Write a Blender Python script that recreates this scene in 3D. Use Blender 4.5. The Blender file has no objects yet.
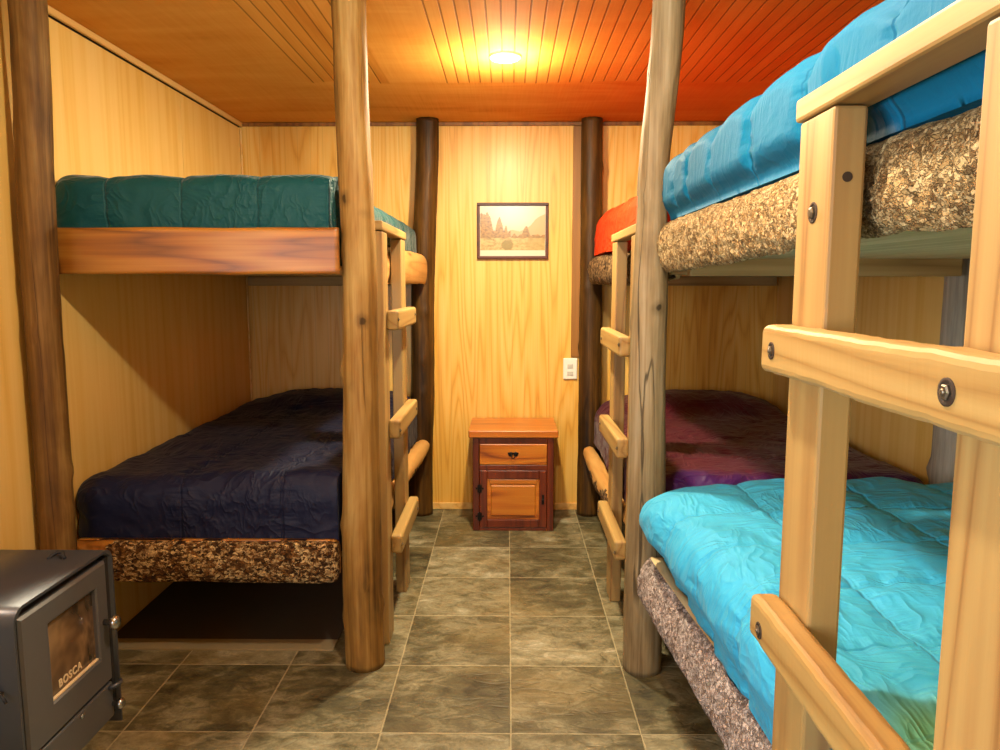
import bpy, bmesh, math, random
from mathutils import Vector, noise, Matrix
random.seed(7)
S = bpy.context.scene
COL = S.collection
R = math.radians

# ------------------------------------------------------------------ node helpers
def lin(r, g, b):
    f = lambda c: (c/255/12.92) if c/255 <= .04045 else ((c/255+.055)/1.055)**2.4
    return (f(r), f(g), f(b))

def dk(f, *cs): return [tuple(x*f for x in c) for c in cs]

class NT:
    def __init__(s, name):
        s.m = bpy.data.materials.new(name); s.m.use_nodes = True
        s.t = s.m.node_tree; s.t.nodes.clear()
        s.out = s.t.nodes.new('ShaderNodeOutputMaterial')
        s.b = s.t.nodes.new('ShaderNodeBsdfPrincipled')
        s.t.links.new(s.b.outputs[0], s.out.inputs[0])
    def put(s, sock, v):
        if hasattr(v, 'is_output') or isinstance(v, bpy.types.NodeSocket): s.t.links.new(v, sock)
        else:
            if sock.type == 'RGBA' and len(v) == 3: v = (*v, 1)
            sock.default_value = v
    def set(s, **k):
        for a, v in k.items(): s.put(s.b.inputs[a.replace('_', ' ')], v)
        return s
    def coord(s, kind='Object', vary=False):
        c = s.t.nodes.new('ShaderNodeTexCoord').outputs[kind]
        if vary:
            r = s.t.nodes.new('ShaderNodeObjectInfo').outputs['Random']
            c = s.vadd(c, s.comb(s.math('MULTIPLY', r, 13.), s.math('MULTIPLY', r, 29.), s.math('MULTIPLY', r, 7.)))
        return c
    def comb(s, x, y, z):
        n = s.t.nodes.new('ShaderNodeCombineXYZ')
        for i, v in enumerate((x, y, z)): s.put(n.inputs[i], v)
        return n.outputs[0]
    def sep(s, v):
        n = s.t.nodes.new('ShaderNodeSeparateXYZ'); s.put(n.inputs[0], v); return n.outputs
    def vadd(s, a, b):
        n = s.t.nodes.new('ShaderNodeVectorMath'); n.operation = 'ADD'; s.put(n.inputs[0], a); s.put(n.inputs[1], b); return n.outputs[0]
    def scale(s, v, sc):
        n = s.t.nodes.new('ShaderNodeVectorMath'); n.operation = 'MULTIPLY'; s.put(n.inputs[0], v); n.inputs[1].default_value = sc; return n.outputs[0]
    def noise(s, v, scale=1, detail=3, rough=.5, dist=0, lac=2):
        n = s.t.nodes.new('ShaderNodeTexNoise'); s.put(n.inputs['Vector'], v)
        n.inputs['Scale'].default_value = scale; n.inputs['Detail'].default_value = detail
        n.inputs['Roughness'].default_value = rough; n.inputs['Distortion'].default_value = dist
        n.inputs['Lacunarity'].default_value = lac
        return n.outputs[0]
    def voro(s, v, scale=1, feature='F1', rnd=1, out='Distance'):
        n = s.t.nodes.new('ShaderNodeTexVoronoi'); n.feature = feature; s.put(n.inputs['Vector'], v)
        n.inputs['Scale'].default_value = scale; n.inputs['Randomness'].default_value = rnd
        return n.outputs[out]
    def white(s, v):
        n = s.t.nodes.new('ShaderNodeTexWhiteNoise'); s.put(n.inputs['Vector'], v); return n.outputs[0]
    def math(s, op, a, b=0., c=0., clamp=False):
        n = s.t.nodes.new('ShaderNodeMath'); n.operation = op; n.use_clamp = clamp
        s.put(n.inputs[0], a); s.put(n.inputs[1], b); s.put(n.inputs[2], c); return n.outputs[0]
    def step(s, v, a, b):  # smooth map a..b -> 0..1
        n = s.t.nodes.new('ShaderNodeMapRange'); n.interpolation_type = 'SMOOTHSTEP'
        s.put(n.inputs[0], v); n.inputs[1].default_value = a; n.inputs[2].default_value = b
        return n.outputs[0]
    def ramp(s, f, stops):
        n = s.t.nodes.new('ShaderNodeValToRGB'); s.put(n.inputs[0], f)
        e = n.color_ramp.elements
        while len(e) < len(stops): e.new(.5)
        for i, (p, c) in enumerate(stops):
            e[i].position = p; e[i].color = (*c, 1) if len(c) == 3 else c
        return n.outputs[0]
    def mix(s, f, a, b, blend='MIX'):
        n = s.t.nodes.new('ShaderNodeMix'); n.data_type = 'RGBA'; n.blend_type = blend
        s.put(n.inputs[0], f); s.put(n.inputs[6], a); s.put(n.inputs[7], b); return n.outputs[2]
    def bump(s, h, strength=.3, dist=.005):
        n = s.t.nodes.new('ShaderNodeBump'); s.put(n.inputs['Height'], h)
        n.inputs['Strength'].default_value = strength; n.inputs['Distance'].default_value = dist
        s.t.links.new(n.outputs[0], s.b.inputs['Normal'])

def ax(axis, along, across):
    return tuple(along if i == axis else across for i in range(3))

def wood(name, light, mid, dark, axis=2, figure=8., cross=5., along=.45, lines=.55, fibre=.35, rough=.5, knots=0., vary=True, bumpy=.15, extra=None, coat=0.):
    n = NT(name)
    c = n.coord(vary=vary)
    base = n.noise(n.scale(c, ax(axis, along, cross)), 1, 2, .45, .15)
    lin_ = n.noise(n.scale(c, ax(axis, .12, 14.)), 1, 1, .5)
    v = n.math('ADD', n.math('MULTIPLY', base, figure), n.math('MULTIPLY', lin_, 3.))
    ring = n.math('PINGPONG', v, .5)
    ring = n.math('MULTIPLY', ring, 2.)
    ring = n.math('POWER', ring, 1.8)
    fib = n.noise(n.scale(c, ax(axis, 2.2, 130.)), 1, 2, .6)
    big = n.noise(n.scale(c, ax(axis, .8, 3.)), 1, 2, .5)
    t = n.math('ADD', n.math('MULTIPLY', ring, lines), n.math('MULTIPLY', fib, fibre))
    t = n.math('ADD', t, n.math('MULTIPLY', n.math('SUBTRACT', big, .5), .5))
    colr = n.ramp(t, [(0.1, light), (.48, mid), (.9, dark)])
    if knots:
        d = n.voro(n.scale(c, ax(axis, .55, 1.6)), knots, 'F1')
        k = n.step(d, .075, .03)
        halo = n.step(d, .2, .03)
        colr = n.mix(n.math('MULTIPLY', halo, .45), colr, tuple(x*.8 for x in mid))
        colr = n.mix(n.math('MULTIPLY', k, .85), colr, tuple(x*.28 for x in dark))
    if extra: colr = extra(n, c, colr)
    n.set(Base_Color=colr, Roughness=rough)
    if coat: n.set(Coat_Weight=coat, Coat_Roughness=.25)
    n.bump(n.math('ADD', n.math('MULTIPLY', fib, .6), n.math('MULTIPLY', ring, .3)), bumpy, .002)
    return n.m

def log_wood(name, light, mid, dark, axis=2, rough=.6, cracks=.8, spots=1., patch=None):
    light, mid, dark = dk(.75, light, mid, dark)
    n = NT(name); c = n.coord(vary=True)
    big = n.noise(n.scale(c, ax(axis, 1.6, 5.)), 1, 4, .6, .4)
    fib = n.noise(n.scale(c, ax(axis, 3., 75.)), 1, 3, .65)
    st = n.noise(n.scale(c, ax(axis, .8, 26.)), 1, 4, .65, .6)
    t = n.math('ADD', n.math('ADD', n.math('MULTIPLY', big, .5), n.math('MULTIPLY', fib, .25)), n.math('MULTIPLY', st, .4))
    col = n.ramp(t, [(.42, dark), (.57, mid), (.72, light)])
    if patch:
        pm = n.step(n.noise(n.scale(c, ax(axis, 2.2, 6.)), 1, 3, .6), .48, .62)
        col = n.mix(n.math('MULTIPLY', pm, .7), col, patch)
    ck = n.noise(n.scale(c, ax(axis, .35, 9.)), 1, 2, .5, .15)
    ckm = n.step(n.math('ABSOLUTE', n.math('SUBTRACT', ck, .5)), .007, .001)
    gate = n.step(n.noise(n.scale(c, ax(axis, 1.3, 2.)), 1, 1), .5, .58)
    ckm = n.math('MULTIPLY', ckm, gate)
    col = n.mix(n.math('MULTIPLY', ckm, cracks*.8), col, tuple(x*.3 for x in dark))
    wv = n.vadd(c, n.scale(n.comb(n.noise(c, 30., 2), n.noise(n.vadd(c, (5., 0, 0)), 30., 2), n.noise(n.vadd(c, (0, 5., 0)), 30., 2)), (.02, .02, .02)))
    d = n.voro(n.scale(wv, ax(axis, .8, 1.)), 6.5, 'F1')
    col = n.mix(n.math('MULTIPLY', n.step(d, .21, .06), .5*spots), col, tuple(x*.7 for x in dark))
    col = n.mix(n.math('MULTIPLY', n.step(d, .085, .045), .8*spots), col, tuple(x*.2 for x in dark))
    n.set(Base_Color=col, Roughness=rough, Specular_IOR_Level=.2)
    n.bump(n.math('SUBTRACT', n.math('ADD', n.math('MULTIPLY', fib, .4), big), n.math('MULTIPLY', ckm, 1.)), .45, .006)
    return n.m

def bark(name, pale, mid, dark, scale=42., palew=.5, axis=1, stretch=.6, thr=(.3,.46,.6)):
    n = NT(name); c = n.coord(vary=True)
    cc = n.scale(c, ax(axis, stretch, 1.))
    ccw = n.vadd(cc, n.scale(n.comb(n.noise(cc, scale*1.2, 2), n.noise(n.vadd(cc, (3., 0, 0)), scale*1.2, 2), n.noise(n.vadd(cc, (0, 3., 0)), scale*1.2, 2)), (.022, .022, .022)))
    vc = n.sep(n.voro(ccw, scale*1.35, 'F1', 1, 'Color'))[0]
    ve = n.voro(ccw, scale*1.35, 'DISTANCE_TO_EDGE')
    a = n.noise(cc, scale*1.6, 5, .7, 1.)
    b = n.noise(cc, scale*.25, 4, .65, .8)
    t = n.math('ADD', n.math('ADD', n.math('MULTIPLY', a, .35), n.math('MULTIPLY', b, .35)), n.math('MULTIPLY', vc, .3))
    col = n.ramp(t, [(thr[0], dark), (thr[1], mid), (thr[2], pale)])
    col = n.mix(n.math('MULTIPLY', n.step(ve, .10, .0), .55), col, tuple(x*.5 for x in dark))
    n.set(Base_Color=col, Roughness=.85, Specular_IOR_Level=.2)
    n.bump(n.math('ADD', n.math('ADD', n.math('MULTIPLY', vc, .8), n.math('MULTIPLY', n.step(ve, .0, .16), .7)), n.math('MULTIPLY', a, .6)), .9, .012)
    return n.m

def plain(name, col, rough=.5, metal=0., **k):
    n = NT(name); c = n.coord()
    f = n.noise(c, 18., 3, .6)
    cc = n.mix(n.math('MULTIPLY', f, .35), col, tuple(x*.75 for x in col))
    n.set(Base_Color=cc, Roughness=rough, Metallic=metal, **k)
    return n.m

def fabric(name, col, rough=.55, sheen=.15, extra=None, spec=.25, crease=1., seams=(), gath=1.3):
    n = NT(name); c = n.coord()
    w = n.noise(n.scale(c, (1, 1, 1)), 420., 2, .6)
    v = n.noise(c, 5., 2, .5)
    cc = n.mix(n.math('MULTIPLY', v, .4), col, tuple(x*.78 for x in col))
    if extra: cc = extra(n, c, cc)
    n.set(Base_Color=cc, Roughness=rough, Sheen_Weight=sheen, Sheen_Roughness=.4, Specular_IOR_Level=spec)
    fine = n.noise(c, 55., 3, .6)
    wa = n.noise(n.vadd(n.scale(c, (4., 22., 5.)), n.scale(n.comb(n.noise(c, 3., 2), n.noise(n.vadd(c, (3., 0, 0)), 3., 2), 0.), (3., 5., 0.))), 1, 2, .5, .3)
    wb = n.noise(n.vadd(n.scale(c, (20., 5., 14.)), n.scale(n.comb(n.noise(n.vadd(c, (0, 7., 0)), 3., 2), n.noise(n.vadd(c, (0, 0, 9.)), 3., 2), 0.), (5., 3., 0.))), 1, 2, .5, .3)
    gate = n.step(n.noise(c, 3.5, 1), .42, .6)
    rid = lambda q: n.math('POWER', n.math('SUBTRACT', 1., n.math('ABSOLUTE', n.math('MULTIPLY_ADD', q, 2., -1.))), 5.)
    cre = n.mix(gate, rid(wa), rid(wb))
    hgt = n.math('ADD', n.math('ADD', n.math('MULTIPLY', fine, .22), n.math('MULTIPLY', cre, .8*crease)), n.math('MULTIPLY', w, .03))
    xyz = n.sep(n.vadd(c, n.scale(n.comb(n.noise(c, 7., 2), n.noise(n.vadd(c, (4., 0, 0)), 7., 2), 0.), (.02, .02, 0.))))
    for axis, ps in seams:
        d = None
        for p in ps:
            e = n.math('ABSOLUTE', n.math('SUBTRACT', xyz[axis], p+.01)); d = e if d is None else n.math('MINIMUM', d, e)
        g = n.noise(n.scale(c, tuple(7. if k == axis else 48. for k in range(3))), 1, 2, .5)
        hgt = n.math('ADD', hgt, n.math('MULTIPLY', n.math('MULTIPLY', n.step(d, .085, .0), g), gath))
        hgt = n.math('SUBTRACT', hgt, n.math('MULTIPLY', n.step(d, .007, .001), .9))
    n.bump(hgt, .5, .012)
    return n.m

# ------------------------------------------------------------------ mesh helpers
class MB:
    """collects shapes with material slots, links them as ONE mesh object"""
    def __init__(s): s.bm = bmesh.new()
    def add(s, src, mi=0, smooth=False):
        vm = {}
        for v in src.verts: vm[v] = s.bm.verts.new(v.co)
        for f in src.faces:
            try: g = s.bm.faces.new([vm[v] for v in f.verts])
            except ValueError: continue
            g.material_index = mi if mi is not None else f.material_index; g.smooth = smooth or f.smooth
        src.free(); return s
    def box(s, x0, x1, y0, y1, z0, z1, bev=.003, mi=0, seg=2, rot=None, piv=None):
        b = bmesh.new(); bmesh.ops.create_cube(b, size=1)
        for v in b.verts: v.co = Vector(((x0+x1)/2+v.co.x*(x1-x0), (y0+y1)/2+v.co.y*(y1-y0), (z0+z1)/2+v.co.z*(z1-z0)))
        if bev: bmesh.ops.bevel(b, geom=list(b.edges), offset=bev, segments=seg, affect='EDGES', profile=.5)
        if rot is not None:
            p = Vector(piv or ((x0+x1)/2, (y0+y1)/2, (z0+z1)/2))
            bmesh.ops.transform(b, matrix=Matrix.Translation(p) @ rot @ Matrix.Translation(-p), verts=b.verts)
        return s.add(b, mi)
    def lathe(s, prof, org=(0,0,0), d=(0,0,1), n=32, mi=0, smooth=True, cap=True):
        b = bmesh.new(); q = Vector(d).normalized().to_track_quat('Z', 'Y'); o = Vector(org); rings = []
        for r, h in prof: rings.append([b.verts.new(o + q @ Vector((r*math.cos(2*math.pi*i/n), r*math.sin(2*math.pi*i/n), h))) for i in range(n)])
        for a, c in zip(rings, rings[1:]):
            for i in range(n): b.faces.new((a[i], a[(i+1)%n], c[(i+1)%n], c[i])).smooth = smooth
        if cap: b.faces.new(rings[0][::-1]); b.faces.new(rings[-1])
        return s.add(b, mi)
    def tube(s, pts, r, n=10, mi=0):
        b = bmesh.new(); P = [Vector(p) for p in pts]; rings = []
        for i, p in enumerate(P):
            t = (P[min(i+1, len(P)-1)]-P[max(i-1, 0)]).normalized(); q = t.to_track_quat('Z', 'Y')
            rings.append([b.verts.new(p + q @ Vector((r*math.cos(2*math.pi*k/n), r*math.sin(2*math.pi*k/n), 0))) for k in range(n)])
        for a, c in zip(rings, rings[1:]):
            for k in range(n): b.faces.new((a[k], a[(k+1)%n], c[(k+1)%n], c[k])).smooth = True
        b.faces.new(rings[0][::-1]); b.faces.new(rings[-1])
        return s.add(b, mi)
    def build(s, name, mats, parent=None, origin=None):
        org = world_loc(parent) if parent is not None else Vector(origin or (0, 0, 0))
        bmesh.ops.recalc_face_normals(s.bm, faces=s.bm.faces)
        if org.length: bmesh.ops.translate(s.bm, verts=s.bm.verts, vec=-org)
        me = bpy.data.meshes.new(name); s.bm.to_mesh(me); s.bm.free()
        for m in (mats if isinstance(mats, (list, tuple)) else [mats]): me.materials.append(m)
        o = bpy.data.objects.new(name, me); COL.objects.link(o)
        if parent is not None: o.parent = parent
        else: o.location = org
        return o

def world_loc(o):
    p = Vector((0, 0, 0))
    while o is not None: p += o.location; o = o.parent
    return p
def tag(o, label=None, cat=None, group=None, kind=None):
    for k, v in (('label', label), ('category', cat), ('group', group), ('kind', kind)):
        if v: o[k] = v
    return o
def thing(name, loc, label, cat, group=None):
    o = bpy.data.objects.new(name, None); o.empty_display_size = .1; COL.objects.link(o); o.location = loc
    return tag(o, label, cat, group)
def struct(o): o['kind'] = 'structure'; return o
def nz(x, y=0, z=0): return noise.noise(Vector((x, y, z)))
def fbm(v, o=3): return noise.fractal(v, 1., 2., o)
def sstep(a, b, x):
    t = max(0, min(1, (x-a)/(b-a))); return t*t*(3-2*t)

# ------------------------------------------------------------------ room constants (metres, camera stands at the origin looking along +y)
XL, XR, YF, YN, H = -1.56, 1.6, 4.469, -1.3, 2.313

# ------------------------------------------------------------------ materials
PL, PM, PD = dk(.84, lin(248, 204, 112), lin(240, 182, 76), lin(206, 138, 42))
def ply_grooves(step_, off, axis=0, w=.0022, depth=.45):
    def f(n, c, col):
        p = n.sep(n.coord())[axis]
        q = n.math('ABSOLUTE', n.math('SUBTRACT', n.math('FRACT', n.math('DIVIDE', n.math('ADD', p, off), step_)), .5))
        m = n.step(q, w/step_*1.4, w/step_*.4)
        return n.mix(n.math('MULTIPLY', m, depth), col, tuple(x*.55 for x in PD))
    return f
M = {}
M['ply_back'] = wood('pine_plywood_far', PL, PM, PD, 2, 17., 4.2, .32, .38, .5, .45, vary=False, extra=ply_grooves(.074, .01, 0, depth=.2), coat=.1)
M['ply_side'] = wood('pine_plywood_side', *dk(.86, lin(246,208,126), lin(238,192,98), lin(208,152,62)), 2, 5., 2.2, .3, .32, .4, .45, vary=False, coat=.1)
M['gap'] = plain('dark_gap', lin(50, 30, 14), .9)
M['trim_pine'] = wood('trim_pine', *dk(.9, lin(240,202,128), lin(228,178,98), lin(196,140,65)), 1, 4, 3, .4, .4, .4, .5)
M['batten'] = wood('stained_batten', *dk(.62, lin(182,122,44), lin(152,96,32), lin(110,64,22)), 2, 5, 4, .4, .5, .4, .5, knots=2.)

def ceil_mat():
    n = NT('varnished_ceiling_boards'); c = n.coord()
    x, y, z = n.sep(c)
    stepw = .052
    u = n.math('DIVIDE', x, stepw)
    q = n.math('ABSOLUTE', n.math('SUBTRACT', n.math('FRACT', u), .5))
    bid = n.math('FLOOR', n.math('ADD', u, .5))
    wob = n.math('MULTIPLY', n.math('SUBTRACT', n.noise(n.scale(c, (3., 0, 0)), 1, 1), .5), .16)
    endm = n.step(n.math('ADD', y, wob), 3.63, 3.60)
    lm = n.step(x, -.93, -.915)
    gap = n.math('ADD', n.step(x, -.55, -.56), n.step(x, -.335, -.325), clamp=True)
    board = n.math('MULTIPLY', n.math('MULTIPLY', endm, lm), gap)
    groove = n.math('MULTIPLY', n.step(q, .085, .03), board)
    # tone: honey brown at the left, redder towards the right
    fig = n.noise(n.scale(c, (5., .9, 1.)), 1, 3, .55, .5)
    fib = n.noise(n.scale(c, (110., 3., 1.)), 1, 2, .6)
    fig2 = n.noise(n.scale(c, (1.3, 6., 1.)), 1, 3, .6, .6)
    per = n.white(n.comb(bid, 0., 0.))
    t = n.math('ADD', n.math('MULTIPLY', n.mix(board, fig2, fig), .6), n.math('MULTIPLY', fib, .25))
    t = n.math('ADD', t, n.math('MULTIPLY', n.math('MULTIPLY', n.math('SUBTRACT', per, .5), .22), board))
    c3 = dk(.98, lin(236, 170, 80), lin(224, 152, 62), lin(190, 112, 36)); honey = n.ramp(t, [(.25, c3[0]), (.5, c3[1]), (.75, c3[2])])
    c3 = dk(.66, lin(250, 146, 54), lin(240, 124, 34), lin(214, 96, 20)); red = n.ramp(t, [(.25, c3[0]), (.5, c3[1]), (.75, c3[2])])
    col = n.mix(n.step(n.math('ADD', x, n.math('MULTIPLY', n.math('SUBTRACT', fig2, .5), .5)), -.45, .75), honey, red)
    col = n.mix(n.math('MULTIPLY', groove, .6), col, lin(86, 44, 12))
    n.set(Base_Color=col, Roughness=.8, Specular_IOR_Level=.08)
    n.bump(n.math('SUBTRACT', n.math('MULTIPLY', fib, .06), groove), .5, .004)
    return n.m
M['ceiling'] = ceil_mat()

def floor_mat():
    n = NT('slate_tiles'); c = n.coord(); x, y, z = n.sep(c)
    sx, sy = .402, .411
    u = n.math('DIVIDE', n.math('SUBTRACT', x, .010), sx); v = n.math('DIVIDE', n.math('SUBTRACT', y, 2.563), sy)
    eu = n.math('SUBTRACT', .5, n.math('ABSOLUTE', n.math('SUBTRACT', n.math('FRACT', u), .5)))
    ev = n.math('SUBTRACT', .5, n.math('ABSOLUTE', n.math('SUBTRACT', n.math('FRACT', v), .5)))
    wob = n.math('MULTIPLY', n.math('SUBTRACT', n.noise(c, 25., 3, .6), .5), .006)
    e = n.math('ADD', n.math('MULTIPLY', n.math('MINIMUM', eu, ev), sx), wob)
    g = n.step(e, .0036, .0016)
    tid = n.comb(n.math('FLOOR', u), n.math('FLOOR', v), 0.)
    r1 = n.white(tid); r2 = n.white(n.vadd(tid, (7.3, 1.1, 0)))
    cc = n.vadd(c, n.comb(n.math('MULTIPLY', r1, 31.), n.math('MULTIPLY', r2, 17.), 0.))
    big = n.noise(cc, 3.2, 4, .6, .6)
    mid = n.noise(n.scale(cc, (1., 1.7, 1.)), 11., 5, .65, .8)
    fine = n.noise(cc, 90., 4, .7)
    vein = n.math('ABSOLUTE', n.math('SUBTRACT', n.noise(n.scale(cc, (1.2, 2.6, 1.)), 3.2, 3, .55, .7), .5))
    t = n.math('ADD', n.math('ADD', n.math('MULTIPLY', big, .45), n.math('MULTIPLY', mid, .4)), n.math('MULTIPLY', fine, .16))
    t = n.math('ADD', t, n.math('MULTIPLY', n.math('SUBTRACT', r1, .5), .12))
    col = n.ramp(t, [(.34, lin(46, 42, 26)), (.46, lin(86, 80, 54)), (.58, lin(136, 130, 102)), (.72, lin(194, 190, 170))])
    col = n.mix(n.math('MULTIPLY', n.step(n.noise(cc, 2.1, 2, .5), .5, .7), .3), col, lin(132, 112, 66))
    col = n.mix(n.math('MULTIPLY', n.step(vein, .012, .0), .3), col, lin(66, 56, 36))
    col = n.mix(n.math('MULTIPLY', g, .42), col, lin(196, 184, 146))
    n.set(Base_Color=col, Roughness=n.math('ADD', .34, n.math('MULTIPLY', mid, .35)), Specular_IOR_Level=.5)
    hgt = n.math('ADD', n.math('ADD', n.math('MULTIPLY', mid, .9), n.math('MULTIPLY', fine, .15)), n.math('MULTIPLY', n.step(vein, .03, .0), -.25))
    n.bump(n.math('SUBTRACT', hgt, n.math('MULTIPLY', g, .6)), .55, .008)
    return n.m
M['floor'] = floor_mat()
M['slab'] = plain('bare_concrete', lin(142, 126, 92), .8)

M['under_bunk_shade'] = plain('painted_bunk_shade', lin(66, 54, 38), .95)  # shade under the left bunk, put into the floor colour
M['post_brown'] = log_wood('brown_log', *dk(.8, lin(172,134,72), lin(130,92,42), lin(74,48,20)))
M['post_gold'] = log_wood('golden_log', *dk(.8, lin(206,168,98), lin(168,122,56), lin(96,64,26)), spots=.9)
M['post_grey'] = log_wood('weathered_log', *dk(.82, lin(206,188,152), lin(172,150,110), lin(112,90,58)), cracks=1.)
M['post_dark'] = log_wood('dark_stained_log', lin(116,80,32), lin(76,50,19), lin(36,22,9), rough=.5)
M['post_wall'] = log_wood('grey_log', lin(196,186,168), lin(164,152,134), lin(104,94,82))
M['pine_z'] = wood('planed_pine_upright', *dk(.42, lin(242,200,122), lin(224,176,104), lin(164,106,46)), 2, 9., 4., .4, .5, .35, .5, knots=1.6)
M['pine_y'] = wood('planed_pine_rung', *dk(.42, lin(244,202,122), lin(226,180,102), lin(166,108,46)), 1, 9., 4., .4, .5, .35, .5, knots=1.6)
M['honey_x'] = wood('honey_board', *dk(.66, lin(212,146,56), lin(180,110,32), lin(118,64,16)), 0, 9., 4., .5, .5, .45, .45, knots=3., coat=.15)
M['honey_y'] = wood('honey_log', *dk(.75, lin(228,178,104), lin(210,152,80), lin(160,104,44)), 1, 4., 3., .3, .4, .4, .5, knots=2.)
M['cut_y'] = wood('cut_face', lin(232,202,150), lin(218,184,126), lin(190,150,92), 1, 4., 4., .4, .35, .4, .6)
M['pale_plank'] = wood('pale_plank', lin(226,206,160), lin(206,184,134), lin(172,146,96), 1, 5., 4., .4, .4, .4, .6)
M['beam_x'] = wood('rough_beam', lin(178,150,98), lin(152,122,72), lin(112,84,44), 0, 5., 4., .4, .45, .4, .65, knots=2.5)
M['bark_x'] = bark('flaky_brown_bark', lin(232,196,136), lin(124,80,36), lin(50,30,12), 92., axis=0, stretch=.7, thr=(.37,.5,.64))
M['bark_tan'] = bark('tan_rough_bark', lin(214,186,134), lin(176,144,92), lin(118,92,56), 92., axis=1, stretch=.8, thr=(.34,.47,.62))
M['bark_grey'] = bark('greyish_bark', lin(206,192,186), lin(170,154,146), lin(118,102,94), 80., axis=1, stretch=.8, thr=(.34,.47,.62))
M['bark_dark'] = bark('dark_bark', lin(150,120,82), lin(98,72,44), lin(46,32,20), 50., axis=1, stretch=.8)

M['teal'] = lambda q: fabric('teal_fabric', dk(.55, lin(6, 90, 92))[0], .6, seams=q)
M['blue'] = lambda q: fabric('blue_fabric', *[dk(.60, lin(8, 122, 166))[0]], .7, .0, spec=.15, gath=.6, crease=.25, seams=q)
M['navy'] = lambda q: fabric('navy_fabric', dk(.5, lin(24, 29, 64))[0], .6, .03, seams=q)
M['red'] = lambda q: fabric('orange_red_fabric', dk(.66, lin(236, 66, 24))[0], .7, .0, spec=.12, seams=q)
def purp(n, c, col):
    x, y, z = n.sep(c)
    m = n.step(n.math('ADD', y, n.math('MULTIPLY', n.noise(c, 4., 2), .3)), -.60, -.78)
    return n.mix(m, col, dk(.55, lin(76, 22, 112))[0])
M['purple'] = lambda q: fabric('plum_fabric', dk(.42, lin(112, 22, 50))[0], .5, .1, extra=purp, seams=q)
def cyan_green(n, c, col):
    x, y, z = n.sep(c)
    w = n.math('MULTIPLY', n.math('SUBTRACT', n.noise(c, 3., 2), .5), .12)
    a = n.step(n.math('ADD', y, w), -.29, -.42); b = n.step(n.math('ADD', x, w), -.50, -.42)
    return n.mix(n.math('MULTIPLY', n.math('MULTIPLY', a, b), .8), col, lin(118, 176, 92))
M['cyan'] = lambda q: fabric('turquoise_fabric', dk(.78, lin(62, 190, 242))[0], .65, .05, extra=cyan_green, seams=q)

M['ns_dark'] = wood('red_mahogany_stain', *dk(.62, lin(140,54,14), lin(112,36,8), lin(72,20,4)), 2, 4, 4, .4, .45, .4, .3, coat=.35)
M['ns_top'] = wood('amber_top', *dk(.62, lin(232,140,44), lin(216,118,30), lin(160,72,14)), 0, 7, 4, .4, .5, .45, .3, coat=.35)
M['ns_amber'] = wood('amber_panel', *dk(.6, lin(240,152,46), lin(222,124,28), lin(150,68,12)), 0, 11, 4, .5, .65, .5, .3, knots=4., coat=.35)
M['iron'] = plain('black_iron', lin(26, 20, 18), .5, .6)
M['stove'] = plain('black_stove_steel', lin(78, 82, 90), .36, .6)
M['stove_door'] = plain('stove_door_iron', lin(84, 84, 85), .5, .3)
M['stove_gap'] = plain('soot_black', lin(14, 13, 12), .8)
M['chrome'] = plain('steel', lin(190, 190, 190), .25, 1.)
M['bolt'] = plain('dull_bolt', lin(128, 120, 104), .4, .9)
M['washer'] = plain('dark_recess', lin(52, 36, 20), .8)
M['frame'] = wood('mahogany_frame', lin(84,30,14), lin(62,20,8), lin(38,11,5), 0, 3, 3, .4, .4, .4, .5)
M['white'] = plain('white_plastic', lin(238, 234, 224), .35)
M['cream'] = plain('grey_key', lin(196, 192, 182), .4)
M['letter'] = plain('pale_lettering', lin(214, 190, 150), .6)

def sooty_glass():
    n = NT('sooty_stove_glass'); c = n.coord(); x, y, z = n.sep(c)
    f = n.noise(n.scale(c, (1, 6., 3.5)), 1.2, 3, .6, .8)
    e = n.math('ADD', f, n.math('MULTIPLY', n.math('SUBTRACT', .10, n.math('ABSOLUTE', n.math('SUBTRACT', y, -.05))), .4))
    col = n.ramp(f, [(.36, lin(36, 30, 26)), (.5, lin(92, 72, 52)), (.64, lin(140, 112, 78))])
    n.set(Base_Color=col, Roughness=.12, Specular_IOR_Level=.6)
    return n.m
M['stove_glass'] = sooty_glass()
def emit(name, col, st):
    n = NT(name); n.set(Base_Color=(.9, .9, .9), Emission_Color=(*col, 1), Emission_Strength=st); return n.m
M['lamp'] = emit('lamp_lens', (1, .88, .66), 30.)

# ------------------------------------------------------------------ room shell
def wall(name, boxes, mats):
    m = MB()
    for b in boxes: m.box(*b[:6], bev=0, mi=b[6] if len(b) > 6 else 0)
    return struct(m.build(name, mats))
wall('floor', [(XL-.3, XR+.3, YN-.3, YF+.3, -.1, 0)], M['floor'])
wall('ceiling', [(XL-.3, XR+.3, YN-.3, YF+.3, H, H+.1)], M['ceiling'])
# left wall: dark backing with three plywood sheets and thin joints
wall('wall_left', [(XL-.15, XL-.009, .50, YF, 0, H, 1), (XL-.15, XL, YN, -.95, 0, H), (XL-.15, XL, -.95, .50, 0, .75), (XL-.15, XL, -.95, .50, 2.05, H), (XL-.009, XL, 3.66, YF, 0, 2.279), (XL-.009, XL, 2.436, 3.657, 0, 2.279),
                   (XL-.009, XL, 1.212, 2.433, 0, 2.279), (XL-.009, XL, .50, 1.209, 0, 2.279)], [M['ply_side'], M['gap']])
wall('wall_right', [(XR+.009, XR+.15, YN, YF, 0, H, 1), (XR, XR+.009, YN, 2.58, 0, H), (XR, XR+.009, 2.583, YF, 0, H)], [M['ply_side'], M['gap']])
wall('wall_far', [(XL-.15, XR+.15, YF, YF+.15, 0, H)], M['ply_back'])
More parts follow.
